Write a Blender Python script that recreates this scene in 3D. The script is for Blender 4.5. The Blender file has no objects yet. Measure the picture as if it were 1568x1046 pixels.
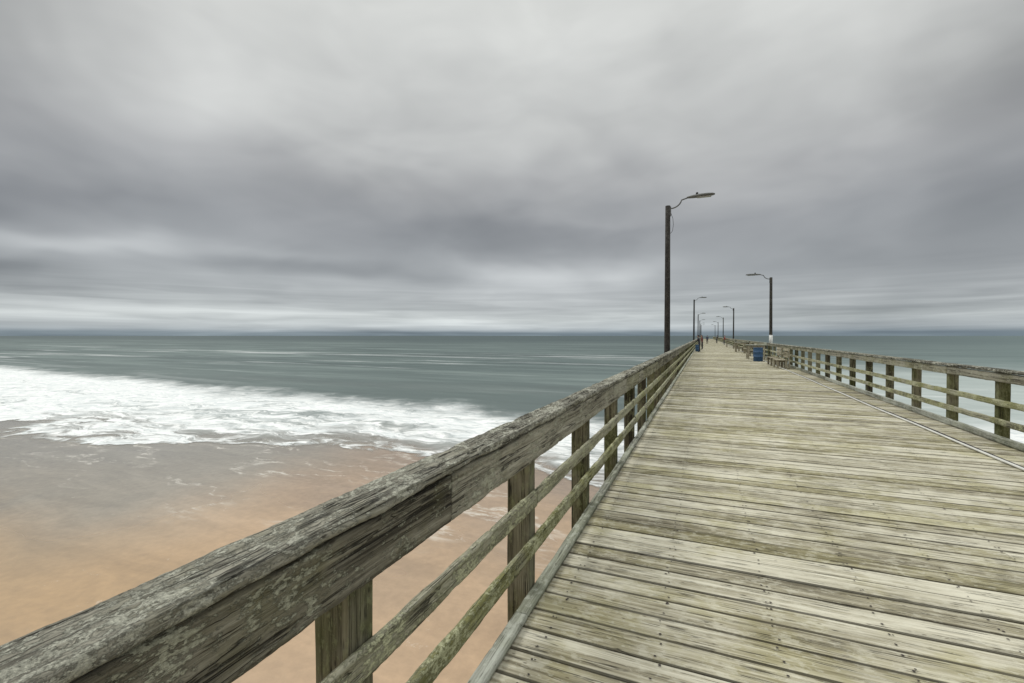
import bpy, bmesh, math, random
from mathutils import Vector, Matrix, noise
random.seed(7)
scene = bpy.context.scene
SEA = -4.3
TH = math.radians(22.87)
F = 697.0
DY0, DY1 = -1.2, 262.0

# ---------------------------------------------------------------- node helper
class NT:
    def __init__(s, tree):
        s.t = tree; s.n = tree.nodes; s.l = tree.links
    def put(s, sock, v):
        if v is None: return
        if isinstance(v, bpy.types.NodeSocket): s.l.new(v, sock)
        else:
            try: sock.default_value = v
            except Exception:
                sock.default_value = (v[0], v[1], v[2], 1.0)
    def M(s, op, a, b=None, c=None, clamp=False):
        n = s.n.new('ShaderNodeMath'); n.operation = op; n.use_clamp = clamp
        s.put(n.inputs[0], a); s.put(n.inputs[1], b); s.put(n.inputs[2], c)
        return n.outputs[0]
    def sep(s, v):
        n = s.n.new('ShaderNodeSeparateXYZ'); s.put(n.inputs[0], v); return n.outputs
    def comb(s, x, y, z):
        n = s.n.new('ShaderNodeCombineXYZ')
        for i, v in enumerate((x, y, z)): s.put(n.inputs[i], v)
        return n.outputs[0]
    def V(s, op, a, b):
        n = s.n.new('ShaderNodeVectorMath'); n.operation = op
        s.put(n.inputs[0], a); s.put(n.inputs[1], b)
        return n.outputs[1] if op == 'DOT_PRODUCT' else n.outputs[0]
    def noise(s, v, scale=1.0, detail=4.0, rough=0.5, dist=0.0, col=False):
        n = s.n.new('ShaderNodeTexNoise'); s.put(n.inputs['Vector'], v)
        n.inputs['Scale'].default_value = scale; n.inputs['Detail'].default_value = detail
        n.inputs['Roughness'].default_value = rough; n.inputs['Distortion'].default_value = dist
        return n.outputs['Color'] if col else n.outputs[0]
    def ss(s, v, lo, hi, a=0.0, b=1.0):
        n = s.n.new('ShaderNodeMapRange'); n.interpolation_type = 'SMOOTHSTEP'
        s.put(n.inputs[0], v); s.put(n.inputs[1], lo); s.put(n.inputs[2], hi)
        s.put(n.inputs[3], a); s.put(n.inputs[4], b); return n.outputs[0]
    def lin(s, v, lo, hi, a=0.0, b=1.0):
        n = s.n.new('ShaderNodeMapRange')
        s.put(n.inputs[0], v); s.put(n.inputs[1], lo); s.put(n.inputs[2], hi)
        s.put(n.inputs[3], a); s.put(n.inputs[4], b); return n.outputs[0]
    def mix(s, f, a, b, mode='MIX'):
        n = s.n.new('ShaderNodeMix'); n.data_type = 'RGBA'; n.blend_type = mode
        s.put(n.inputs[0], f); s.put(n.inputs[6], a); s.put(n.inputs[7], b)
        return n.outputs[2]
    def ramp(s, v, stops):
        n = s.n.new('ShaderNodeValToRGB'); s.put(n.inputs[0], v)
        e = n.color_ramp.elements
        while len(e) < len(stops): e.new(0.5)
        for i, (p, c) in enumerate(stops):
            e[i].position = p; e[i].color = (c[0], c[1], c[2], 1)
        return n.outputs[0]
    def bump(s, h, strength=0.5, dist=0.01, normal=None):
        n = s.n.new('ShaderNodeBump'); s.put(n.inputs['Height'], h)
        n.inputs['Strength'].default_value = strength; n.inputs['Distance'].default_value = dist
        if normal is not None: s.l.new(normal, n.inputs['Normal'])
        return n.outputs[0]

def new_mat(name):
    m = bpy.data.materials.new(name); m.use_nodes = True
    nt = NT(m.node_tree); b = nt.n['Principled BSDF']
    return m, nt, b

def c4(c): return (c[0], c[1], c[2], 1.0)

# ---------------------------------------------------------------- materials
def wood(name, axis, dark, mid, light, lichen=0.3, lcol=(0.50, 0.50, 0.42), green=0.3,
         gcol=(0.20, 0.21, 0.07), bumpd=0.006, ls=(30.0, 14.0), lth_=(0.52, 0.60), rv=0.16, edge=False, crw=.02, crust=False):
    m, nt, b = new_mat(name)
    geo = nt.n.new('ShaderNodeNewGeometry').outputs['Position']
    at = nt.n.new('ShaderNodeAttribute'); at.attribute_name = 'rnd'
    r = nt.sep(at.outputs['Vector'])
    off = nt.V('SCALE', at.outputs['Vector'], None)
    off.node.inputs['Scale'].default_value = 37.0
    p = nt.V('ADD', geo, off)
    sc = [46.0]*3; sc[axis] = 1.5
    g = nt.noise(nt.V('MULTIPLY', p, tuple(sc)), 1.0, 6, 0.72, 0.3)
    sc2 = [13.0]*3; sc2[axis] = 0.6
    g2 = nt.noise(nt.V('MULTIPLY', p, tuple(sc2)), 1.0, 3, 0.6, 0.6)
    blot = nt.noise(geo, 1.3, 4, 0.6)
    mixg = nt.M('ADD', nt.M('MULTIPLY', g, 0.62), nt.M('MULTIPLY', g2, 0.38))
    mixg = nt.M('ADD', mixg, nt.M('MULTIPLY', nt.M('SUBTRACT', r[0], 0.5), rv))
    mixg = nt.M('ADD', mixg, nt.M('MULTIPLY', nt.M('SUBTRACT', blot, 0.5), 0.25))
    col = nt.ramp(mixg, [(0.33, dark), (0.45, mid), (0.61, light)])
    gm = nt.noise(nt.V('ADD', geo, (11, 3, 5)), 2.1, 4, 0.65)
    gm = nt.M('ADD', gm, nt.M('MULTIPLY', nt.M('SUBTRACT', r[1], 0.5), 0.25))
    gm = nt.M('MULTIPLY', nt.ss(gm, 0.42, 0.66), green)
    col = nt.mix(gm, col, nt.mix(0.6, c4(gcol), col, 'OVERLAY'))
    lsv = [ls[0]]*3; lsv[axis] = ls[1]
    lv = nt.noise(nt.V('MULTIPLY', p, tuple(lsv)), 1.0, 7 if crust else 5, 0.78 if crust else .72, 0.15)
    lbig = nt.noise(geo, 5.5, 3, 0.6)
    lth = nt.M('ADD', lv, nt.M('MULTIPLY', nt.M('SUBTRACT', lbig, 0.5), 0.5))
    lm = nt.M('MULTIPLY', nt.ss(lth, lth_[0], lth_[1]), lichen)
    if crust:
        sp = nt.noise(p, 170, 3, .7); f = nt.lin(sp, .35, .65, .6, 1.25)
        lc = nt.mix(1.0, c4(lcol), nt.comb(f, f, f), 'MULTIPLY')
    else: lc = c4(lcol)
    col = nt.mix(lm, col, lc)
    cs = [26.0]*3; cs[axis] = 0.7
    cr = nt.noise(nt.V('MULTIPLY', p, tuple(cs)), 1.0, 3, 0.55, 0.3)
    crm = nt.ss(nt.M('ABSOLUTE', nt.M('SUBTRACT', cr, 0.5)), 0.0, crw, 1.0, 0.0)
    gate = nt.ss(lbig, 0.42, 0.58, 1.0, 0.15)
    crm = nt.M('MULTIPLY', crm, gate)
    col = nt.mix(nt.M('MULTIPLY', crm, 0.85), col, (dark[0]*.3, dark[1]*.3, dark[2]*.3, 1))
    vz = nt.n.new('ShaderNodeTexVoronoi'); ks = [3.4]*3; ks[axis] = 1.3
    nt.put(vz.inputs['Vector'], nt.V('MULTIPLY', p, tuple(ks)))
    kn = nt.ss(vz.outputs['Distance'], 0.04, 0.11, 0.7, 0.0)
    col = nt.mix(kn, col, (dark[0]*.6, dark[1]*.5, dark[2]*.45, 1))
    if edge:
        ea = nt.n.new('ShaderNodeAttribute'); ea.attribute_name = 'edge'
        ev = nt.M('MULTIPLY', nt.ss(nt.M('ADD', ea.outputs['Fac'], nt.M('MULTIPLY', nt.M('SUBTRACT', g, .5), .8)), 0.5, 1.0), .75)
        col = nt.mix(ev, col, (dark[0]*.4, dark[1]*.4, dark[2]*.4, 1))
    nt.put(b.inputs['Base Color'], col)
    b.inputs['Roughness'].default_value = 0.88
    b.inputs['Specular IOR Level'].default_value = 0.2
    h = nt.M('SUBTRACT', nt.M('MULTIPLY', g, 0.8), nt.M('MULTIPLY', crm, 0.9))
    h = nt.M('ADD', h, nt.M('MULTIPLY', nt.M('MULTIPLY', lv, lm), 0.9))
    nt.put(b.inputs['Normal'], nt.bump(h, 1.0, bumpd))
    return m

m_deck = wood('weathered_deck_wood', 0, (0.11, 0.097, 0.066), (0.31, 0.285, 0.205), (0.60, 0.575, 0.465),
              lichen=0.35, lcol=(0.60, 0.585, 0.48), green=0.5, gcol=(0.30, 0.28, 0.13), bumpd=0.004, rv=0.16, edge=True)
m_cap = wood('weathered_rail_wood', 1, (0.022, 0.020, 0.016), (0.105, 0.099, 0.078), (0.31, 0.30, 0.245),
             lichen=0.92, lcol=(0.52, 0.52, 0.43), green=0.4, gcol=(0.15, 0.15, 0.06), bumpd=0.016, ls=(60, 26), lth_=(0.495, 0.545), crw=.035, crust=True)
m_fas = wood('weathered_fascia_wood', 1, (0.045, 0.040, 0.030), (0.18, 0.168, 0.128), (0.38, 0.365, 0.295),
             lichen=0.6, lcol=(0.47, 0.48, 0.37), green=0.5, gcol=(0.19, 0.19, 0.075), bumpd=0.010, ls=(50, 22), lth_=(0.53, 0.58), crw=.03, crust=True)
m_rail = wood('lichen_rail_wood', 1, (0.065, 0.058, 0.038), (0.23, 0.22, 0.15), (0.45, 0.44, 0.34),
              lichen=0.75, lcol=(0.52, 0.53, 0.34), green=0.65, gcol=(0.28, 0.29, 0.09), bumpd=0.010, ls=(70, 34), lth_=(0.49, 0.55), crust=True)
m_kerb = wood('greyed_kerb_wood', 1, (0.09, 0.088, 0.068), (0.25, 0.255, 0.215), (0.43, 0.445, 0.39),
              lichen=0.4, lcol=(0.46, 0.48, 0.41), green=0.4, gcol=(0.22, 0.24, 0.14), bumpd=0.005)
m_post = wood('dark_post_wood', 2, (0.014, 0.012, 0.009), (0.066, 0.060, 0.038), (0.20, 0.19, 0.13),
              lichen=0.35, lcol=(0.26, 0.28, 0.15), green=0.7, gcol=(0.11, 0.13, 0.03), bumpd=0.010, rv=.24)
m_pole = wood('creosoted_pole_wood', 2, (0.006, 0.006, 0.006), (0.016, 0.015, 0.014), (0.045, 0.042, 0.038),
              lichen=0.15, lcol=(0.2, 0.2, 0.18), green=0.1, bumpd=0.006)
m_furn = wood('furniture_wood', 1, (0.06, 0.05, 0.036), (0.20, 0.17, 0.12), (0.42, 0.39, 0.30),
              lichen=0.2, green=0.2, bumpd=0.003)

def simple(name, col, rough=0.5, metal=0.0, var=0.25, scale=12):
    m, nt, b = new_mat(name)
    g = nt.n.new('ShaderNodeNewGeometry').outputs['Position']
    n = nt.noise(g, scale, 5, 0.6)
    f = nt.lin(n, 0.3, 0.7, 1-var, 1+var)
    nt.put(b.inputs['Base Color'], nt.mix(1.0, c4(col), nt.comb(f, f, f), 'MULTIPLY'))
    b.inputs['Roughness'].default_value = rough; b.inputs['Metallic'].default_value = metal
    return m
m_nail = simple('rusty_nail', (0.03, 0.022, 0.018), 0.7)
m_galv = simple('galvanised_steel', (0.10, 0.105, 0.105), 0.5, 0.5)
m_head = simple('lamp_housing', (0.10, 0.105, 0.10), 0.5, 0.3)
m_lens = simple('lamp_lens', (0.22, 0.23, 0.22), 0.3)
m_white = simple('white_paint', (0.62, 0.63, 0.6), 0.6)
m_pvc = simple('white_pvc', (0.62, 0.62, 0.58), 0.5, 0, 0.2, 3)
m_blue = simple('blue_plastic', (0.025, 0.075, 0.16), 0.5)
m_dkmet = simple('dark_rubber', (0.02, 0.02, 0.022), 0.7)

# ---------------------------------------------------------------- mesh helpers
class Builder:
    def __init__(s, mats):
        s.bm = bmesh.new(); s.lay = s.bm.loops.layers.float_color.new('rnd'); s.mats = mats
    def _col(s, faces, mi, rnd=None):
        c = rnd or (random.random(), random.random(), random.random(), 1)
        for f in faces:
            f.material_index = mi
            for l in f.loops: l[s.lay] = c
    def box(s, x0, x1, y0, y1, z0, z1, mi=0, bev=0.004, rot=None, jit=0.0):
        r = bmesh.ops.create_cube(s.bm, size=1.0)
        vs = r['verts']
        c = Vector(((x0+x1)/2, (y0+y1)/2, (z0+z1)/2))
        for v in vs:
            v.co = Vector((v.co.x*(x1-x0), v.co.y*(y1-y0), v.co.z*(z1-z0)))
            if jit: v.co += Vector([random.uniform(-jit, jit) for _ in range(3)])
        es = list({e for v in vs for e in v.link_edges})
        if bev > 0:
            rr = bmesh.ops.bevel(s.bm, geom=es, offset=bev, segments=1, affect='EDGES', profile=0.5)
            vs = list({v for f in rr['faces'] for v in f.verts} | {v for v in vs if v.is_valid})
        if rot is not None:
            for v in vs: v.co = rot @ v.co
        for v in vs: v.co += c
        s._col({f for v in vs for f in v.link_faces}, mi)
    def tube(s, pts, rad, n=12, mi=0, cap=True, smooth=True):
        pts = [Vector(p) for p in pts]
        if not hasattr(rad, '__len__'): rad = [rad]*len(pts)
        rings = []; up = None
        for i, p in enumerate(pts):
            d = (pts[min(i+1, len(pts)-1)] - pts[max(i-1, 0)]).normalized()
            if up is None:
                up = Vector((0, 0, 1)) if abs(d.z) < 0.9 else Vector((0, 1, 0))
            a = d.cross(up).normalized(); up2 = a.cross(d).normalized(); up = up2
            rings.append([s.bm.verts.new(p + (a*math.cos(2*math.pi*k/n) + up2*math.sin(2*math.pi*k/n))*rad[i]) for k in range(n)])
        fs = []
        for i in range(len(rings)-1):
            for k in range(n):
                f = s.bm.faces.new((rings[i][k], rings[i][(k+1) % n], rings[i+1][(k+1) % n], rings[i+1][k]))
                f.smooth = smooth; fs.append(f)
        if cap:
            fs.append(s.bm.faces.new(rings[0][::-1])); fs.append(s.bm.faces.new(rings[-1]))
        s._col(fs, mi)
    def beam(s, x0, x1, y0, y1, z0, z1, mi=0, dl=0.02, dc=0.01, amp=0.004, rc=0.008):
        W, H = x1-x0, z1-z0
        cs = []
        nx = max(2, int(W/dc)); nz = max(2, int(H/dc))
        for i in range(nx): cs.append((x0+W*i/nx, z0, 0, -1))
        for i in range(nz): cs.append((x1, z0+H*i/nz, 1, 0))
        for i in range(nx): cs.append((x1-W*i/nx, z1, 0, 1))
        for i in range(nz): cs.append((x0, z1-H*i/nz, -1, 0))
        cx, cz = (x0+x1)/2, (z0+z1)/2
        ny = max(2, int((y1-y0)/dl)); rings = []; n = len(cs); so = random.random()*50
        for j in range(ny+1):
            y = y0+(y1-y0)*j/ny; ring = []
            wob = noise.noise(Vector((so, y*0.8, 3)))*0.006
            for (x, z, nxx, nzz) in cs:
                ex = max(0, abs(x-cx)-(W/2-rc)); ez = max(0, abs(z-cz)-(H/2-rc))
                dx = dz = 0
                corner = ex > 0 and ez > 0
                if corner:
                    l = math.hypot(ex, ez)
                    if l > rc:
                        dx = -(ex-ex*rc/l)*math.copysign(1, x-cx); dz = -(ez-ez*rc/l)*math.copysign(1, z-cz)
                d = noise.fractal(Vector((x*45+so, y*2.2, z*45)), 0.9, 2.1, 3)*amp
                cr = abs(noise.noise(Vector((x*14+so, y*1.1, z*14)))); d -= max(0, 0.06-cr)/0.06*amp*1.6
                d += noise.noise(Vector((x*60, y*40, z*60+so)))*amp*0.5
                if corner:
                    nn = Vector((x-cx, 0, z-cz)).normalized()
                    d -= max(0, noise.noise(Vector((y*5, x*6+so, z*6))))*amp*3.0
                    a, c = nn.x, nn.z
                else: a, c = nxx, nzz
                ring.append(s.bm.verts.new((x+dx+a*d+wob, y, z+dz+c*d+wob*0.6)))
            rings.append(ring)
        fs = []
        for j in range(ny):
            for k in range(n):
                f = s.bm.faces.new((rings[j][k], rings[j+1][k], rings[j+1][(k+1) % n], rings[j][(k+1) % n]))
                f.smooth = True; fs.append(f)
        fs.append(s.bm.faces.new(rings[0])); fs.append(s.bm.faces.new(rings[-1][::-1]))
        s._col(fs, mi)
    def done(s, name, parent=None, recalc=False):
        if recalc: bmesh.ops.recalc_face_normals(s.bm, faces=s.bm.faces)
        me = bpy.data.meshes.new(name); s.bm.to_mesh(me); s.bm.free()
        for m in s.mats: me.materials.append(m)
        o = bpy.data.objects.new(name, me); scene.collection.objects.link(o)
        if parent: o.parent = parent
        return o

def empty(name, loc=(0, 0, 0)):
    e = bpy.data.objects.new(name, None); e.location = loc; e.empty_display_size = 0.2
    scene.collection.objects.link(e); return e

# ---------------------------------------------------------------- pier
pier = empty('wooden_pier')
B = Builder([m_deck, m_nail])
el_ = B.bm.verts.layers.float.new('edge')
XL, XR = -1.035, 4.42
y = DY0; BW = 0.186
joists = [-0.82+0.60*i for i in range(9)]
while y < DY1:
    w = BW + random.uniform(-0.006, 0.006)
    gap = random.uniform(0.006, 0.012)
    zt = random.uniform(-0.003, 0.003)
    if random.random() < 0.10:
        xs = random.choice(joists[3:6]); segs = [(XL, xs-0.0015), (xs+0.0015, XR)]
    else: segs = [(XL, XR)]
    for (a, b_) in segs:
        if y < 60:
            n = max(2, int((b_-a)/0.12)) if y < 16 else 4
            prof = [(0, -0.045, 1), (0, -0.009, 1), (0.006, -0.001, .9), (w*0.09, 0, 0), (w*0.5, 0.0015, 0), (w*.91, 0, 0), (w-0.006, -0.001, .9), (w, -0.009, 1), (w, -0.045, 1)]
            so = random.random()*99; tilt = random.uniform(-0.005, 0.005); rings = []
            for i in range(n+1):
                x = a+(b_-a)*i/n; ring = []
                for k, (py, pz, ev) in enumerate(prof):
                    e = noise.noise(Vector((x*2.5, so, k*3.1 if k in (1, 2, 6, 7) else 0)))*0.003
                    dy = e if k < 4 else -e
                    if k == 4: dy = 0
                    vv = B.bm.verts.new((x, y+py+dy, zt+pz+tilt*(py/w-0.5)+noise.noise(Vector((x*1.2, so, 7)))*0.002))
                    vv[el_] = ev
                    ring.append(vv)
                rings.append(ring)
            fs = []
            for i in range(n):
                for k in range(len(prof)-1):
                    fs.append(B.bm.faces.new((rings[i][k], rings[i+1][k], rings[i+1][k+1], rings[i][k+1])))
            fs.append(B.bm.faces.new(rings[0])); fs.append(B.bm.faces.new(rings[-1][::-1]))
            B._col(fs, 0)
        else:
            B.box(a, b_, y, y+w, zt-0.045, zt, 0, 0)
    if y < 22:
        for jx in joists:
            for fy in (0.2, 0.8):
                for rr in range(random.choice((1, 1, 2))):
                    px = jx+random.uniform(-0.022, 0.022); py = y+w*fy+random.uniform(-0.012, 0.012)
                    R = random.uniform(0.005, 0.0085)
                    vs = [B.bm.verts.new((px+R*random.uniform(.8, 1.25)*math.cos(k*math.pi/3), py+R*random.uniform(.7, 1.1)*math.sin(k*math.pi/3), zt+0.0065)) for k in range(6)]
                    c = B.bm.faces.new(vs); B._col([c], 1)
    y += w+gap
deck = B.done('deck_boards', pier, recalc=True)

B = Builder([m_post])
for jx in joists:
    B.box(jx-0.03, jx+0.03, DY0, DY1, -0.30, -0.055, 0, 0)
yy = 3.0
while yy < DY1:
    B.box(-1.25, 4.75, yy-0.15, yy+0.15, -0.62, -0.303, 0, 0)
    for px in (-0.7, 1.75, 4.2):
        B.tube([(px, yy, -0.62), (px, yy, -7.5)], [0.16, 0.18], 12, 0)
    yy += 6.0
B.done('piles_and_beams', pier)

# ---------------------------------------------------------------- railings
def railing(name, s):
    if s < 0:
        ftop, fbot = 1.098, 0.895; capz = (1.11, 1.155)
    else:
        ftop, fbot = 1.11, 0.965; capz = (1.12, 1.165)
    def X(a, b):
        if s < 0: return (-1.0-b, -1.0-a)
        return (4.30+a, 4.30+b)
    B = Builder([m_cap, m_fas, m_rail, m_post, m_kerb])
    def runs(z0, z1, a, b, mi, L, amp, phase, rc=0.007, d=0.012):
        x0, x1 = X(a, b)
        y0 = DY0; y1 = DY0+phase
        while y0 < DY1:
            y1 = min(y1, DY1)
            o = random.uniform(-0.003, 0.003)
            if s < 0 and y0 < 11.0:
                f = 1 if y0 < 3 else 2
                B.beam(x0+o, x1+o, y0+0.003, y1-0.003, z0+o, z1+o, mi, 0.013*f, d*f, amp, rc)
            elif s > 0 and y0 < 11.0:
                B.beam(x0+o, x1+o, y0+0.003, y1-0.003, z0+o, z1+o, mi, 0.05, 0.025, amp, rc)
            else:
                B.box(x0+o, x1+o, y0+0.003, y1-0.003, z0+o, z1+o, mi, 0.005 if y0 < 60 else 0, jit=0.002)
            y0 = y1; y1 += L
    runs(capz[0], capz[1], -0.02, 0.15 if s < 0 else .19, 0, 4.8, 0.007, 4.4, 0.012, 0.010)
    runs(fbot, ftop, 0.0, 0.038, 1, 4.8, 0.0045, 2.9, 0.006)
    runs(0.585, 0.685, 0.0, 0.038, 2, 4.8, 0.004, 4.0)
    runs(0.285, 0.385, 0.0, 0.038, 2, 4.8, 0.004, 2.6)
    if s < 0: runs(0.012, 0.050, -0.045, 0.034, 4, 4.8, 0.002, 3.7)
    else: runs(0.012, 0.12, -0.02, 0.036, 4, 4.8, 0.002, 2.7)
    p0 = 1.20 if s < 0 else 0.15
    k = -2; hw = .058
    while True:
        yp = p0 + k*1.6
        k += 1
        if yp < DY0+0.1: continue
        if yp > DY1-0.1: break
        x0, x1 = X(0.041, 0.195 if s < 0 else .185)
        j = random.uniform(-0.012, 0.012)
        if yp < 14:
            n = 16; rings = []; so = random.random()*40
            for i in range(n+1):
                z = -0.75+(capz[0]-0.003+0.75)*i/n
                ring = []
                for (cx, cy) in ((x0, yp-hw), (x1, yp-hw), (x1, yp+hw), (x0, yp+hw)):
                    for (ddx, ddy) in ((0.006, 0), (0, 0.006)):
                        vx = cx + (ddx if cx == x0 else -ddx); vy = cy + (ddy if cy < yp else -ddy)
                        q = Vector((cx*7+so, cy*9, z*2.5))
                        vx += noise.noise(q)*0.004; vy += noise.noise(q+Vector((5, 5, 5)))*0.004
                        ring.append(Vector((vx, vy+j, z)))
                ctr = Vector(((x0+x1)/2, yp+j, z))
                ring.sort(key=lambda v: math.atan2(v.y-ctr.y, v.x-ctr.x))
                rings.append([B.bm.verts.new(v) for v in ring])
            fs = []
            for i in range(n):
                for q in range(8):
                    fs.append(B.bm.faces.new((rings[i][q], rings[i][(q+1) % 8], rings[i+1][(q+1) % 8], rings[i+1][q])))
            fs.append(B.bm.faces.new(rings[0][::-1])); fs.append(B.bm.faces.new(rings[-1]))
            B._col(fs, 3)
        else:
            B.box(x0, x1, yp-hw+j, yp+hw+j, -0.75, capz[0]-0.003, 3, 0.004 if yp < 50 else 0)
    return B.done(name)
railing('wooden_railing', -1)
railing('wooden_railing', 1)

B = Builder([m_pvc, m_dkmet])
pts = []
yy = DY0
while yy < 120:
    pts.append((3.70+0.02*math.sin(yy*0.35)+0.01*math.sin(yy*1.3), yy, 0.024)); yy += 0.5
B.tube(pts, 0.017, 10, 0)
pts = [(p[0]+0.07+0.015*math.sin(i*0.31), p[1], 0.017) for i, p in enumerate(pts)]
B.tube(pts, 0.010, 8, 1)  # thin dark tube added beside the pipe, standing in for its shadow line
B.done('conduit_pipe')

# ---------------------------------------------------------------- street lamps
def lamp(x, y, side, zt, white=False, hook=False):
    e = empty('street_lamp', (x, y, 0))
    d = -side
    B = Builder([m_pole, m_white])
    lean = random.uniform(-0.02, 0.02)
    B.tube([(0, 0, -7), (0, 0, 0), (lean, 0, zt*0.5), (lean*1.5, 0, zt)], [0.125, 0.118, 0.108, 0.095], 16, 0)
    if white:
        B.tube([(0, 0, 1.0), (0, 0, 1.75)], [0.126, 0.123], 16, 1)
    B.done('pole', e)
    B = Builder([m_galv, m_head, m_lens, m_dkmet])
    z0 = zt-0.12
    path = [(d*0.10, 0, z0-0.12)]
    for i in range(8):
        a = i/7*math.radians(80); path.append((d*(0.11+0.42*math.sin(a)), 0, z0+0.36*(1-math.cos(a))))
    path.append((d*0.78, 0, z0+0.37))
    B.tube(path, 0.028, 10, 0)
    B.box(min(d*0.08, d*.13), max(d*.08, d*.13), -0.05, 0.05, z0-0.3, z0+0.08, 0, 0.004)
    hx = d*0.72; hz = z0+0.37
    secs = [(0, .045, .04, .035), (.08, .065, .05, .04), (.24, .10, .075, .05), (.48, .14, .085, .055), (.78, .15, .075, .05), (.96, .11, .05, .04), (1.03, .05, .025, .025)]
    rings = []
    for (sx, w, hu, hd) in secs:
        ring = []
        for k in range(16):
            a = 2*math.pi*k/16
            yy = w*math.cos(a); zz = (hu if math.sin(a) > 0 else hd)*math.sin(a)
            ring.append(B.bm.verts.new((hx+d*sx, yy, hz+zz+sx*0.03)))
        rings.append(ring)
    fs = []
    for i in range(len(rings)-1):
        for k in range(16):
            f = B.bm.faces.new((rings[i][k], rings[i][(k+1) % 16], rings[i+1][(k+1) % 16], rings[i+1][k])); f.smooth = True; fs.append(f)
    fs.append(B.bm.faces.new(rings[0])); fs.append(B.bm.faces.new(rings[-1]))
    B._col(fs, 1)
    B.box(min(hx+d*0.38, hx+d*0.9), max(hx+d*0.38, hx+d*0.9), -0.10, 0.10, hz-0.05, hz-0.01, 2, 0.015)
    B.tube([(hx+d*0.38, 0, hz+0.07), (hx+d*0.38, 0, hz+0.15), (hx+d*0.38, 0, hz+0.17)], [0.045, 0.045, 0.03], 10, 3)
    if hook:
        B.tube([(d*0.1, 0, z0-.1), (d*0.2, 0, z0-0.4), (d*0.22, 0, z0-0.65), (d*0.19, 0, z0-0.9), (d*0.11, 0, z0-1.0)], 0.008, 6, 3)
    B.done('arm_and_luminaire', e, recalc=True)
    return e
lamp(-1.38, 19.5, -1, 6.95, hook=True)
for yy in (72, 122, 172, 222, 258): lamp(-1.38, yy, -1, 7.0+random.uniform(-.1, .1))
lamp(4.72, 39.8, 1, 6.15, white=True)
for yy in (88.0, 134, 182, 230): lamp(4.72, yy, 1, 6.5+random.uniform(-.1, .1))

# ---------------------------------------------------------------- pier furniture
def bench(x, y, L=1.6, flip=1):
    e = empty('wooden_bench', (x, y, 0))
    B = Builder([m_furn])
    for k in range(3): B.box(-0.24+k*0.16, -0.10+k*0.16, -L/2, L/2, 0.42, 0.46, 0, 0.004)
    B.done('seat', e)
    B = Builder([m_furn])
    r = Matrix.Rotation(math.radians(8)*flip, 3, 'Y')
    for k in range(3): B.box(flip*0.27-0.018, flip*0.27+0.018, -L/2, L/2, 0.56+k*0.17, 0.69+k*0.17, 0, 0.004, rot=r)
    B.done('backrest', e)
    B = Builder([m_furn])
    for yy in (-L/2+0.12, L/2-0.12):
        B.box(-0.23, -0.14, yy-0.045, yy+0.045, 0.004, 0.418, 0, 0.004)
        B.box(0.14, 0.23, yy-0.045, yy+0.045, 0.004, 0.418, 0, 0.004)
        B.box(flip*0.318-0.03, flip*0.318+0.03, yy-0.04, yy+0.04, 0.004, 1.02, 0, 0.004)
        B.box(-0.25, 0.25, yy+0.05, yy+0.085, 0.33, 0.417, 0, 0.004)
    B.done('legs', e); return e
bench(3.70, 27.6); bench(3.70, 30.0); bench(3.75, 43.5); bench(3.75, 48.5); bench(3.75, 56); bench(3.75, 66)

def table(x, y):
    e = empty('fish_cleaning_table', (x, y, 0))
    B = Builder([m_kerb])
    for k in range(4): B.box(-0.60+k*0.30, -0.306+k*0.30, -0.75, 0.75, 1.0, 1.045, 0, 0.004)
    B.box(0.605, 0.64, -0.75, 0.75, 1.0, 1.22, 0, 0.004)
    B.done('table_top', e)
    B = Builder([m_furn])
    for xx in (-0.50, 0.50):
        for yy in (-0.66, 0.66): B.box(xx-0.045, xx+0.045, yy-0.045, yy+0.045, 0.004, 0.998, 0, 0.004)
    for yy in (-0.66, 0.66): B.box(-0.45, 0.45, yy-0.02, yy+0.02, 0.85, 0.99, 0, 0.004)
    for xx in (-0.50, 0.50): B.box(xx-0.02, xx+0.02, -0.61, 0.61, 0.30, 0.39, 0, 0.004)
    B.done('frame', e)
table(3.45, 37.3); table(3.55, 52.5); table(3.6, 74)

def barrel(x, y, s=1.0):
    e = empty('blue_barrel', (x, y, 0.004))
    B = Builder([m_blue, m_dkmet])
    prof = [(0.0, .27), (.02, .285), (.28, .29), (.29, .30), (.31, .30), (.32, .29), (.58, .29), (.59, .30), (.61, .30), (.62, .29), (.86, .285), (.88, .295), (.90, .29)]
    B.tube([(0, 0, z*s) for z, r in prof], [r*s for z, r in prof], 24, 0, cap=False)
    B.tube([(0, 0, .02*s), (0, 0, .70*s)], [.25*s, .262*s], 20, 1)
    B.done('drum', e)
    B = Builder([m_blue]); B.tube([(0.29*s*math.cos(a*math.pi/12), 0.29*s*math.sin(a*math.pi/12), .895*s) for a in range(25)], 0.012, 6, 0); B.done('rim', e)
barrel(3.32, 34.2); barrel(-0.62, 53.0, 0.8)

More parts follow.
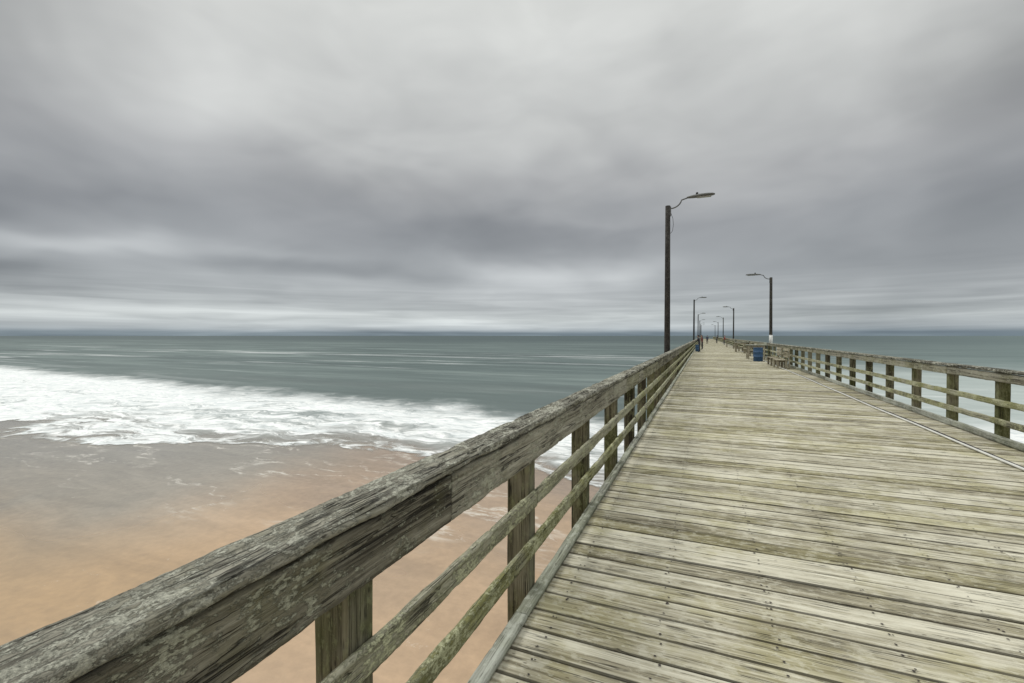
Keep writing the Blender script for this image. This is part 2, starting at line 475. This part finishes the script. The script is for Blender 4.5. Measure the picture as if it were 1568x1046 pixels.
# ---------------------------------------------------------------- people
m_skin = simple('skin', (0.45, 0.27, 0.19), 0.6)
m_hair = simple('hair', (0.03, 0.02, 0.015), 0.8)
def person(x, y, rotz, top, bot, lean=0.0, armf=0.5, hat=None):
    e = empty('person', (x, y, 0.004)); e.rotation_euler = (0, 0, rotz)
    mt = simple('jacket', top, 0.9); mb = simple('trousers', bot, 0.9)
    J = {'pel': (0, 0, .95, .15), 'wst': (0, lean*.2, 1.10, .135), 'che': (0, lean*.6, 1.33, .165), 'nek': (0, lean*.85, 1.47, .065), 'nk2': (0, lean*.9, 1.53, .055)}
    E = [('pel', 'wst'), ('wst', 'che'), ('che', 'nek'), ('nek', 'nk2')]
    for sgn, t in ((-1, 'l'), (1, 'r')):
        J['hip'+t] = (sgn*.09, 0, .88, .095); J['kne'+t] = (sgn*.11, .03*sgn, .48, .062); J['ank'+t] = (sgn*.12, -.02, .09, .045)
        J['toe'+t] = (sgn*.13, .15, .04, .038)
        E += [('pel', 'hip'+t), ('hip'+t, 'kne'+t), ('kne'+t, 'ank'+t), ('ank'+t, 'toe'+t)]
        J['sho'+t] = (sgn*.19, lean*.7, 1.40, .065); J['elb'+t] = (sgn*.25, lean*.7+armf*.12, 1.13, .047)
        J['wri'+t] = (sgn*.20, lean*.7+armf*.42, 1.03+armf*.12, .033)
        E += [('che', 'sho'+t), ('sho'+t, 'elb'+t), ('elb'+t, 'wri'+t)]
    ks = list(J); me = bpy.data.meshes.new('b'); me.from_pydata([J[k][:3] for k in ks], [(ks.index(a), ks.index(b)) for a, b in E], [])
    o = bpy.data.objects.new('tmp', me); scene.collection.objects.link(o)
    sk = o.modifiers.new('s', 'SKIN')
    for i, k in enumerate(ks):
        v = me.skin_vertices[0].data[i]; v.radius = (J[k][3], J[k][3]*(.72 if k in ('che', 'wst', 'pel') else 1)); v.use_root = (k == 'pel')
    ss = o.modifiers.new('ss', 'SUBSURF'); ss.levels = 1; ss.render_levels = 1
    dg = bpy.context.evaluated_depsgraph_get()
    m2 = bpy.data.meshes.new_from_object(o.evaluated_get(dg)); bpy.data.objects.remove(o)
    m2.materials.clear()
    for m in (mt, mb, m_dkmet, m_skin, m_hair): m2.materials.append(m)
    for p in m2.polygons:
        p.use_smooth = True; z = p.center.z
        p.material_index = 2 if z < .1 else (1 if z < .93 else (3 if z > 1.49 else 0))
    body = bpy.data.objects.new('body', m2); scene.collection.objects.link(body); body.parent = e
    B = Builder([m_skin, m_hair, m_dkmet])
    bm = B.bm; hc = Vector((0, lean*.92+.015, 1.64))
    r = bmesh.ops.create_uvsphere(bm, u_segments=16, v_segments=12, radius=1)
    for v in r['verts']:
        c = v.co.copy(); j = 1-0.22*max(0, -c.z)
        v.co = hc + Vector((c.x*.075*j, c.y*.095*j, c.z*.118))
    for f in {f for v in r['verts'] for f in v.link_faces}:
        f.smooth = True; c = f.calc_center_median()-hc
        f.material_index = 1 if (c.z > .05 or (c.y < -.01 and c.z > -.05)) else 0
    B.tube([hc+Vector((0, .085, .02)), hc+Vector((0, .112, -.02)), hc+Vector((0, .09, -.03))], [.008, .014, .008], 6, 0)
    for sx in (-1, 1):
        B.tube([hc+Vector((sx*.072, 0, .02)), hc+Vector((sx*.082, -.008, 0)), hc+Vector((sx*.072, 0, -.03))], [.01, .016, .008], 6, 0)
        B.tube([hc+Vector((sx*.03, .084, .012)), hc+Vector((sx*.03, .093, .012))], [.012, .008], 6, 2)
    B.tube([hc+Vector((-.025, .086, -.055)), hc+Vector((0, .094, -.055)), hc+Vector((.025, .086, -.055))], .005, 6, 2)
    if hat:
        B.mats.append(simple('cap_cloth', hat, 0.9))
        B.tube([hc+Vector((0, 0, .04)), hc+Vector((0, 0, .09)), hc+Vector((0, 0, .13))], [.095, .09, .05], 14, 3)
        B.box(-.06, .06, hc.y+.07, hc.y+.17, hc.z+.045, hc.z+.055, 3, .003)
    B.done('head', e)
    for sgn in (-1, 1):
        w = Vector((sgn*.20, lean*.7+armf*.42, 1.03+armf*.12)); d = Vector((-sgn*.1, armf*.3+.02, -.1*(1-armf)-.01)).normalized()
        side = d.cross(Vector((0, 0, 1))).normalized()
        B = Builder([m_skin])
        B.tube([w-d*.01, w+d*.03, w+d*.08], [.026, .034, .036], 8, 0)
        for i, (o_, l) in enumerate(((-.026, .065), (-.009, .078), (.009, .073), (.026, .058))):
            b0 = w+d*.075+side*o_
            B.tube([b0, b0+d*l*.5, b0+d*l*.85+Vector((0, 0, -l*.45))], [.010, .009, .007], 6, 0)
        b0 = w+d*.03-side*sgn*.028
        B.tube([b0, b0-side*sgn*.03+d*.03, b0-side*sgn*.03+d*.06], [.012, .011, .008], 6, 0)
        B.done('hand', e)
person(-0.42, 50.5, math.radians(75), (.03, .03, .04), (.03, .035, .05), .12, 0.9, (.02, .02, .03))
person(-0.2, 60.5, math.radians(100), (.12, .03, .03), (.03, .03, .035), .05, .5)
person(0.6, 98, math.radians(20), (.04, .05, .08), (.05, .045, .04), 0, .2)
person(2.6, 110, math.radians(-60), (.05, .05, .05), (.03, .03, .04), .1, .8)
person(3.4, 92, math.radians(-90), (.25, .05, .04), (.04, .04, .06), .12, .9)
person(-0.3, 128, math.radians(90), (.06, .06, .07), (.04, .04, .05), .1, .8)

# ---------------------------------------------------------------- beach + sea
def grid(name, xs, ys, hf, mat):
    vs = [(x, y, hf(x, y)) for y in ys for x in xs]; nx = len(xs)
    fs = [(j*nx+i, j*nx+i+1, (j+1)*nx+i+1, (j+1)*nx+i) for j in range(len(ys)-1) for i in range(nx-1)]
    me = bpy.data.meshes.new(name); me.from_pydata(vs, [], fs)
    for p in me.polygons: p.use_smooth = True
    me.materials.append(mat); o = bpy.data.objects.new(name, me); scene.collection.objects.link(o); return o
def graded(near, step, far, g):
    v = [i*step for i in range(int(near/step)+1)]; s = step
    while v[-1] < far: s *= g; v.append(v[-1]+s)
    return v

def sand_h(x, y):
    n = noise.noise(Vector((x*.06, y*.09, 0)))
    if y < 8: return min(SEA - 0.012 + (8-y)*0.022 + n*0.05*min(1, (8-y)/5), SEA+1.6)
    if y < 28: return SEA - 0.012 - (y-8)*0.0006
    return max(SEA - 0.024 - (y-28)*0.04, -9)
gx = graded(60, 1.0, 9000, 1.25); gx = [-v for v in gx[:0:-1]]+gx
gy = graded(60, 1.0, 9000, 1.3); gyn = [-v for v in graded(20, 1.0, 3000, 1.4)[:0:-1]]
m, nt, b = new_mat('wet_sand')
P = nt.n.new('ShaderNodeNewGeometry').outputs['Position']; X_, Y_, Z_ = nt.sep(P)
w1 = nt.noise(P, 0.10, 4, 0.55, 0.5)
wn = nt.M('SUBTRACT', w1, .5)
wet = nt.M('ADD', nt.M('MULTIPLY', Y_, 0.07), nt.M('MULTIPLY', wn, 1.6))
wet = nt.ss(wet, 0.40, 1.25)
col = nt.mix(wet, (0.47, 0.325, 0.20, 1), (0.31, 0.235, 0.17, 1))
gold = nt.ss(nt.M('ADD', X_, nt.M('MULTIPLY', wn, 8)), -4, -12)
gold = nt.M('MULTIPLY', gold, nt.ss(Y_, 12, 5))
col = nt.mix(gold, col, (0.36, 0.235, 0.115, 1))
film = nt.M('MULTIPLY', nt.ss(nt.M('ADD', X_, nt.M('ADD', nt.M('MULTIPLY', wn, 14), nt.M('MULTIPLY', Y_, .2))), -11, -19), nt.ss(nt.M('ADD', Y_, nt.M('MULTIPLY', wn, 6)), 3.5, 9))
col = nt.mix(nt.M('MULTIPLY', film, .8), col, (0.27, 0.265, 0.23, 1))
fine = nt.noise(P, 3.5, 7, 0.7); f = nt.lin(fine, .3, .7, .88, 1.10)
col = nt.mix(1.0, col, nt.comb(f, f, f), 'MULTIPLY')
mott = nt.noise(nt.V('MULTIPLY', P, (0.22, 0.8, 1)), 1.0, 5, 0.6, 1.0); f = nt.lin(mott, .3, .7, .84, 1.12)
col = nt.mix(1.0, col, nt.comb(f, f, f), 'MULTIPLY')
lw = nt.noise(P, 0.55, 3, .5, col=True)
Pl = nt.V('ADD', P, nt.V('MULTIPLY', nt.V('SUBTRACT', lw, (.5, .5, .5)), (2.2, 2.2, 0)))
ln = nt.noise(nt.V('MULTIPLY', Pl, (0.10, 0.34, 1)), 1.0, 3, .55, 0.6)
ridge = nt.ss(nt.M('ABSOLUTE', nt.M('SUBTRACT', ln, 0.50)), 0.0, 0.035, 1, 0)
br = nt.ss(nt.noise(nt.V('MULTIPLY', P, (.7, 2.2, 1)), 1.6, 8, .78, .5), .45, .60)
zone = nt.M('MULTIPLY', nt.ss(Y_, 8.0, 12.0), nt.ss(nt.noise(nt.V('ADD', P, (9, 2, 0)), .14, 2), .38, .50))
lace = nt.M('MULTIPLY', nt.M('MULTIPLY', ridge, br), zone)
sp = nt.noise(P, 2.0, 8, .8, 0.4)
spg = nt.noise(nt.V('ADD', P, (3, 31, 0)), .5, 3, .5)
speck = nt.M('MULTIPLY', nt.ss(sp, .61, .67), nt.ss(spg, .52, .62))
lace = nt.M('MAXIMUM', lace, nt.M('MULTIPLY', speck, .7))
col = nt.mix(nt.M('MULTIPLY', lace, 0.75), col, (0.70, 0.66, 0.58, 1))
nt.put(b.inputs['Base Color'], col)
nt.put(b.inputs['Roughness'], nt.lin(nt.M('MAXIMUM', wet, film), 0, 1, .40, .14))
b.inputs['Specular IOR Level'].default_value = 0.6
nt.put(b.inputs['Normal'], nt.bump(nt.M('ADD', fine, nt.M('MULTIPLY', mott, 2)), 0.22, 0.02))
grid('beach', gx, gyn+gy, sand_h, m)

sy = [v+8 for v in graded(60, 0.6, 14000, 1.06)]
sx = graded(80, 1.2, 14000, 1.12); sx = [-v for v in sx[:0:-1]]+sx
def sea_h(x, y):
    k = min(1, max(0, (y-21)/10))
    far = 1/(1+(y/260)**2)/(1+(abs(x)/500)**2)
    n = noise.noise(Vector((x*.012, y*.01, 2)))
    ph = y/9.5*math.pi + n*5
    h = (max(0, math.sin(ph))**2)*0.6*(0.55+0.9*noise.noise(Vector((x*.02, y*.03, 9))))
    h += noise.noise(Vector((x*.12, y*.35, 1)))*0.10 + noise.noise(Vector((x*.35, y*.9, 4)))*0.045
    return SEA + abs(h)*k*far
m, nt, b = new_mat('sea_water'); nt.n.remove(b)
P = nt.n.new('ShaderNodeNewGeometry').outputs['Position']; X_, Y_, Z_ = nt.sep(P)
w1 = nt.M('SUBTRACT', nt.noise(P, 0.09, 3, .5, .3), .5)
w2 = nt.M('SUBTRACT', nt.noise(P, 0.40, 6, .62, .8), .5)
yin = nt.M('ADD', 17.6, nt.M('MAXIMUM', nt.M('MULTIPLY', nt.M('MINIMUM', nt.M('ADD', X_, 17), 0), .15), -4.5))
din = nt.M('ADD', nt.M('SUBTRACT', Y_, yin), nt.M('ADD', nt.M('MULTIPLY', w1, 13), nt.M('MULTIPLY', w2, 5.0)))
yout = nt.M('ADD', 30.0, nt.M('MULTIPLY', nt.M('MINIMUM', X_, 0), -.09))
yout = nt.M('ADD', yout, nt.M('MINIMUM', nt.M('MULTIPLY', nt.M('MAXIMUM', nt.M('SUBTRACT', X_, 3), 0), 0.6), 10))
dout = nt.M('ADD', nt.M('SUBTRACT', yout, Y_), nt.M('ADD', nt.M('MULTIPLY', w1, 9), nt.M('MULTIPLY', w2, 9)))
zone = nt.M('MULTIPLY', nt.ss(din, 0.0, 1.0), nt.ss(dout, -4.5, 4.0))
pw = nt.V('ADD', P, nt.V('MULTIPLY', nt.V('SUBTRACT', nt.noise(P, .3, 3, .5, col=True), (.5, .5, .5)), (6, 4, 0)))
t1 = nt.noise(nt.V('MULTIPLY', pw, (.13, .50, 1)), 1, 7, .64, .5)
t2 = nt.noise(nt.V('MULTIPLY', pw, (.8, 2.4, 1)), 1, 6, .70, .5)
tx0 = nt.M('ADD', nt.M('MULTIPLY', t1, .70), nt.M('MULTIPLY', t2, .30))
tx = nt.M('ADD', tx0, nt.lin(X_, -70, -12, .11, -.01))
tx = nt.M('ADD', tx, nt.ss(dout, 10, 2, 0, .07))
rim = nt.M('MULTIPLY', nt.ss(din, 0, .2), nt.ss(din, .4, 1.6, .09, 0))
tx = nt.M('ADD', tx, rim)
foam = nt.M('MULTIPLY', zone, nt.ss(tx, .41, .58, .20, 1.0))
cr = nt.noise(nt.V('MULTIPLY', P, (.012, .11, 1)), 1, 6, .62, .6)
crz = nt.M('MULTIPLY', nt.ss(Y_, 32, 50), nt.ss(Y_, 170, 110))
crest = nt.M('MULTIPLY', nt.M('MULTIPLY', nt.ss(cr, .52, .68), crz), .48)
foam = nt.M('MAXIMUM', foam, crest)
c1 = nt.noise(nt.V('MULTIPLY', P, (.006, .045, 1)), 1, 5, .6, .4)
c2 = nt.noise(nt.V('MULTIPLY', P, (.03, .25, 1)), 1, 5, .65, .4)
cc = nt.M('ADD', nt.M('MULTIPLY', c1, .6), nt.M('MULTIPLY', c2, .4))
wc = nt.ramp(cc, [(.38, (.050, .072, .071)), (.5, (.090, .122, .117)), (.62, (.17, .212, .20))])
near = nt.ss(Y_, 80, 25)
wc = nt.mix(nt.M('MULTIPLY', near, .35), wc, (.13, .155, .145, 1))
farf = nt.ss(Y_, 100, 600)
wc = nt.mix(nt.M('MULTIPLY', farf, .75), wc, (.026, .046, .050, 1))
right = nt.ss(nt.M('DIVIDE', X_, nt.M('MAXIMUM', Y_, 1)), .05, .7)
wc = nt.mix(nt.M('MULTIPLY', right, .5), wc, (.19, .245, .24, 1))
# calm milky wash down-current of the pier
milk = nt.M('MULTIPLY', nt.ss(X_, 4, 10), nt.ss(nt.M('ADD', Y_, nt.M('MULTIPLY', w1, 40)), 135, 60))
wc = nt.mix(nt.M('MULTIPLY', milk, nt.lin(tx0, .3, .7, .55, .95)), wc, (.47, .52, .50, 1))
wc = nt.mix(nt.ss(din, 9, 0), wc, (.30, .285, .25, 1))
fc = nt.mix(nt.ss(t2, .35, .65), (.62, .66, .665, 1), (.86, .87, .86, 1))
col = nt.mix(foam, wc, fc)
bn = nt.bump(nt.M('ADD', nt.noise(nt.V('MULTIPLY', P, (.6, 1.6, 1)), 1, 6, .6), nt.M('MULTIPLY', tx0, .6)), .38, .15)
dif = nt.n.new('ShaderNodeBsdfDiffuse'); nt.put(dif.inputs[0], col); nt.put(dif.inputs['Normal'], bn)
gl = nt.n.new('ShaderNodeBsdfGlossy'); gl.inputs['Roughness'].default_value = .28; nt.put(gl.inputs['Normal'], bn)
gl.inputs[0].default_value = (.85, .90, .90, 1)
mx = nt.n.new('ShaderNodeMixShader'); nt.put(mx.inputs[0], nt.lin(foam, 0, 1, .17, .03)); nt.l.new(dif.outputs[0], mx.inputs[1]); nt.l.new(gl.outputs[0], mx.inputs[2])
tr = nt.n.new('ShaderNodeBsdfTransparent')
mx2 = nt.n.new('ShaderNodeMixShader'); al = nt.M('MAXIMUM', nt.ss(din, 0, 5, .0, 1.0), foam)
nt.put(mx2.inputs[0], al); nt.l.new(tr.outputs[0], mx2.inputs[1]); nt.l.new(mx.outputs[0], mx2.inputs[2])
nt.l.new(mx2.outputs[0], nt.n['Material Output'].inputs[0])
grid('sea', sx, sy, sea_h, m)

# ---------------------------------------------------------------- sky
w = bpy.data.worlds.new('World'); scene.world = w; w.use_nodes = True
nt = NT(w.node_tree); bg = nt.n['Background']
SUN_EL, SUN_AZ = math.radians(52), math.radians(-70)
sky = nt.n.new('ShaderNodeTexSky'); sky.sky_type = 'NISHITA'; sky.sun_disc = False
sky.sun_elevation = SUN_EL; sky.sun_rotation = SUN_AZ
D = nt.n.new('ShaderNodeTexCoord').outputs['Generated']
dx, dy, dz = nt.sep(D)
el = nt.M('ARCSINE', dz); az = nt.M('ARCTAN2', dx, dy)
AE = nt.comb(nt.M('MULTIPLY', az, 3.0), nt.M('MULTIPLY', el, 7.0), 0)
n3 = nt.noise(D, 3.2, 3, .5, .4)
n2 = nt.noise(nt.V('MULTIPLY', D, (1, 1, 2.6)), 2.6, 3, .5, .4)
n4 = nt.noise(AE, 1.5, 3, .5, .4)
nlow = nt.noise(nt.comb(nt.M('MULTIPLY', az, 4.0), nt.M('MULTIPLY', el, 75.0), 3.0), 1.0, 4, .55, .5)
lowk = nt.M('MINIMUM', nt.M('MULTIPLY', nt.M('MAXIMUM', el, 0), 5), 1)
azw = nt.M('ADD', az, nt.M('MULTIPLY', nt.M('SUBTRACT', n3, .5), .32))
elw = nt.M('ADD', el, nt.M('MULTIPLY', nt.M('MULTIPLY', nt.M('SUBTRACT', n2, .5), .18), lowk))
stops = [(0, (.47, .525, .56)), (.45, (.49, .54, .575)), (.8, (.72, .75, .765)), (2.0, (.755, .78, .785)), (4, (.68, .70, .71)),
         (7, (.615, .632, .645)), (13, (.615, .627, .640)), (18, (.68, .687, .692)), (24, (.755, .762, .758)), (31, (.81, .817, .808)), (42, (.83, .837, .822)), (90, (.88, .88, .87))]
base = nt.ramp(nt.M('DIVIDE', elw, math.pi/2), [(p/90, c) for p, c in stops])
blobs = [(260, 150, 170, 110, .07), (930, 60, 300, 100, .04), (0, 0, 190, 190, -.14), (1568, 60, 210, 140, -.14),
 (1560, 330, 220, 110, -.06), (0, 330, 160, 40, -.10), (60, 365, 330, 22, .10), (350, 395, 300, 20, .07), (20, 412, 160, 22, -.13),
 (140, 290, 200, 35, -.06), (560, 280, 300, 60, -.05), (760, 370, 180, 45, -.06), (860, 418, 150, 20, .18), (620, 445, 330, 14, .06),
 (520, 415, 150, 16, -.09), (100, 445, 220, 12, -.06), (1350, 480, 260, 22, -.12),
 (330, 480, 300, 9, .07), (700, 492, 90, 5, .10)]
acc = None
AW = nt.comb(azw, elw, 0)
for (px, py, rx, ry, amp) in blobs:
    h = math.hypot(F, px-784)
    a0 = math.atan((px-784)/F)-TH; e0 = math.atan((514-py)/h)
    sa = rx*F/(h*h); se = ry/h*math.cos(e0)**2
    q = nt.V('MULTIPLY', nt.V('SUBTRACT', AW, (a0, e0, 0)), (1/sa, 1/se, 0))
    g = nt.M('POWER', 0.36788, nt.V('DOT_PRODUCT', q, q))
    acc = nt.M('MULTIPLY_ADD', g, amp, acc if acc is not None else 0.0)
tot = nt.M('MULTIPLY_ADD', nt.M('SUBTRACT', n4, .5), .12, acc)
tot = nt.M('MULTIPLY_ADD', nt.M('SUBTRACT', n2, .5), .12, tot)
tot = nt.M('ADD', tot, nt.M('MULTIPLY', nt.M('MULTIPLY', nt.M('SUBTRACT', nlow, .5), .30), nt.ss(el, .15, .03)))
colr = nt.V('ADD', base, nt.comb(tot, tot, nt.M('MULTIPLY', tot, .97)))
gm = nt.n.new('ShaderNodeGamma'); gm.inputs[1].default_value = 2.2; nt.put(gm.inputs[0], colr)
zb = nt.ss(el, math.radians(42), math.radians(70), 1.0, 2.1)
back = nt.ss(dy, .25, -.6, 1.0, 1.45)
k = nt.M('MULTIPLY', nt.M('MULTIPLY', zb, back), 10.0)
cl = nt.V('MULTIPLY', gm.outputs[0], nt.comb(k, k, k))
fin = nt.mix(.975, sky.outputs[0], cl)
nt.put(bg.inputs[0], fin); bg.inputs[1].default_value = 0.1

s = bpy.data.lights.new('sun', 'SUN'); s.energy = 1.2; s.angle = math.radians(18); s.color = (1, .97, .92)
so = bpy.data.objects.new('sun', s); scene.collection.objects.link(so)
dirv = Vector((math.sin(SUN_AZ)*math.cos(SUN_EL), math.cos(SUN_AZ)*math.cos(SUN_EL), math.sin(SUN_EL)))
so.rotation_euler = dirv.to_track_quat('Z', 'Y').to_euler()

cam = bpy.data.cameras.new('camera'); co = bpy.data.objects.new('camera', cam); scene.collection.objects.link(co)
cam.lens = 16; cam.sensor_width = 36; cam.clip_start = .05; cam.clip_end = 40000
co.location = (0, 0, 1.7); co.rotation_euler = (math.radians(90-.74), 0, TH)
scene.camera = co
scene.view_settings.view_transform = 'Standard'; scene.view_settings.look = 'None'; scene.view_settings.exposure = 0
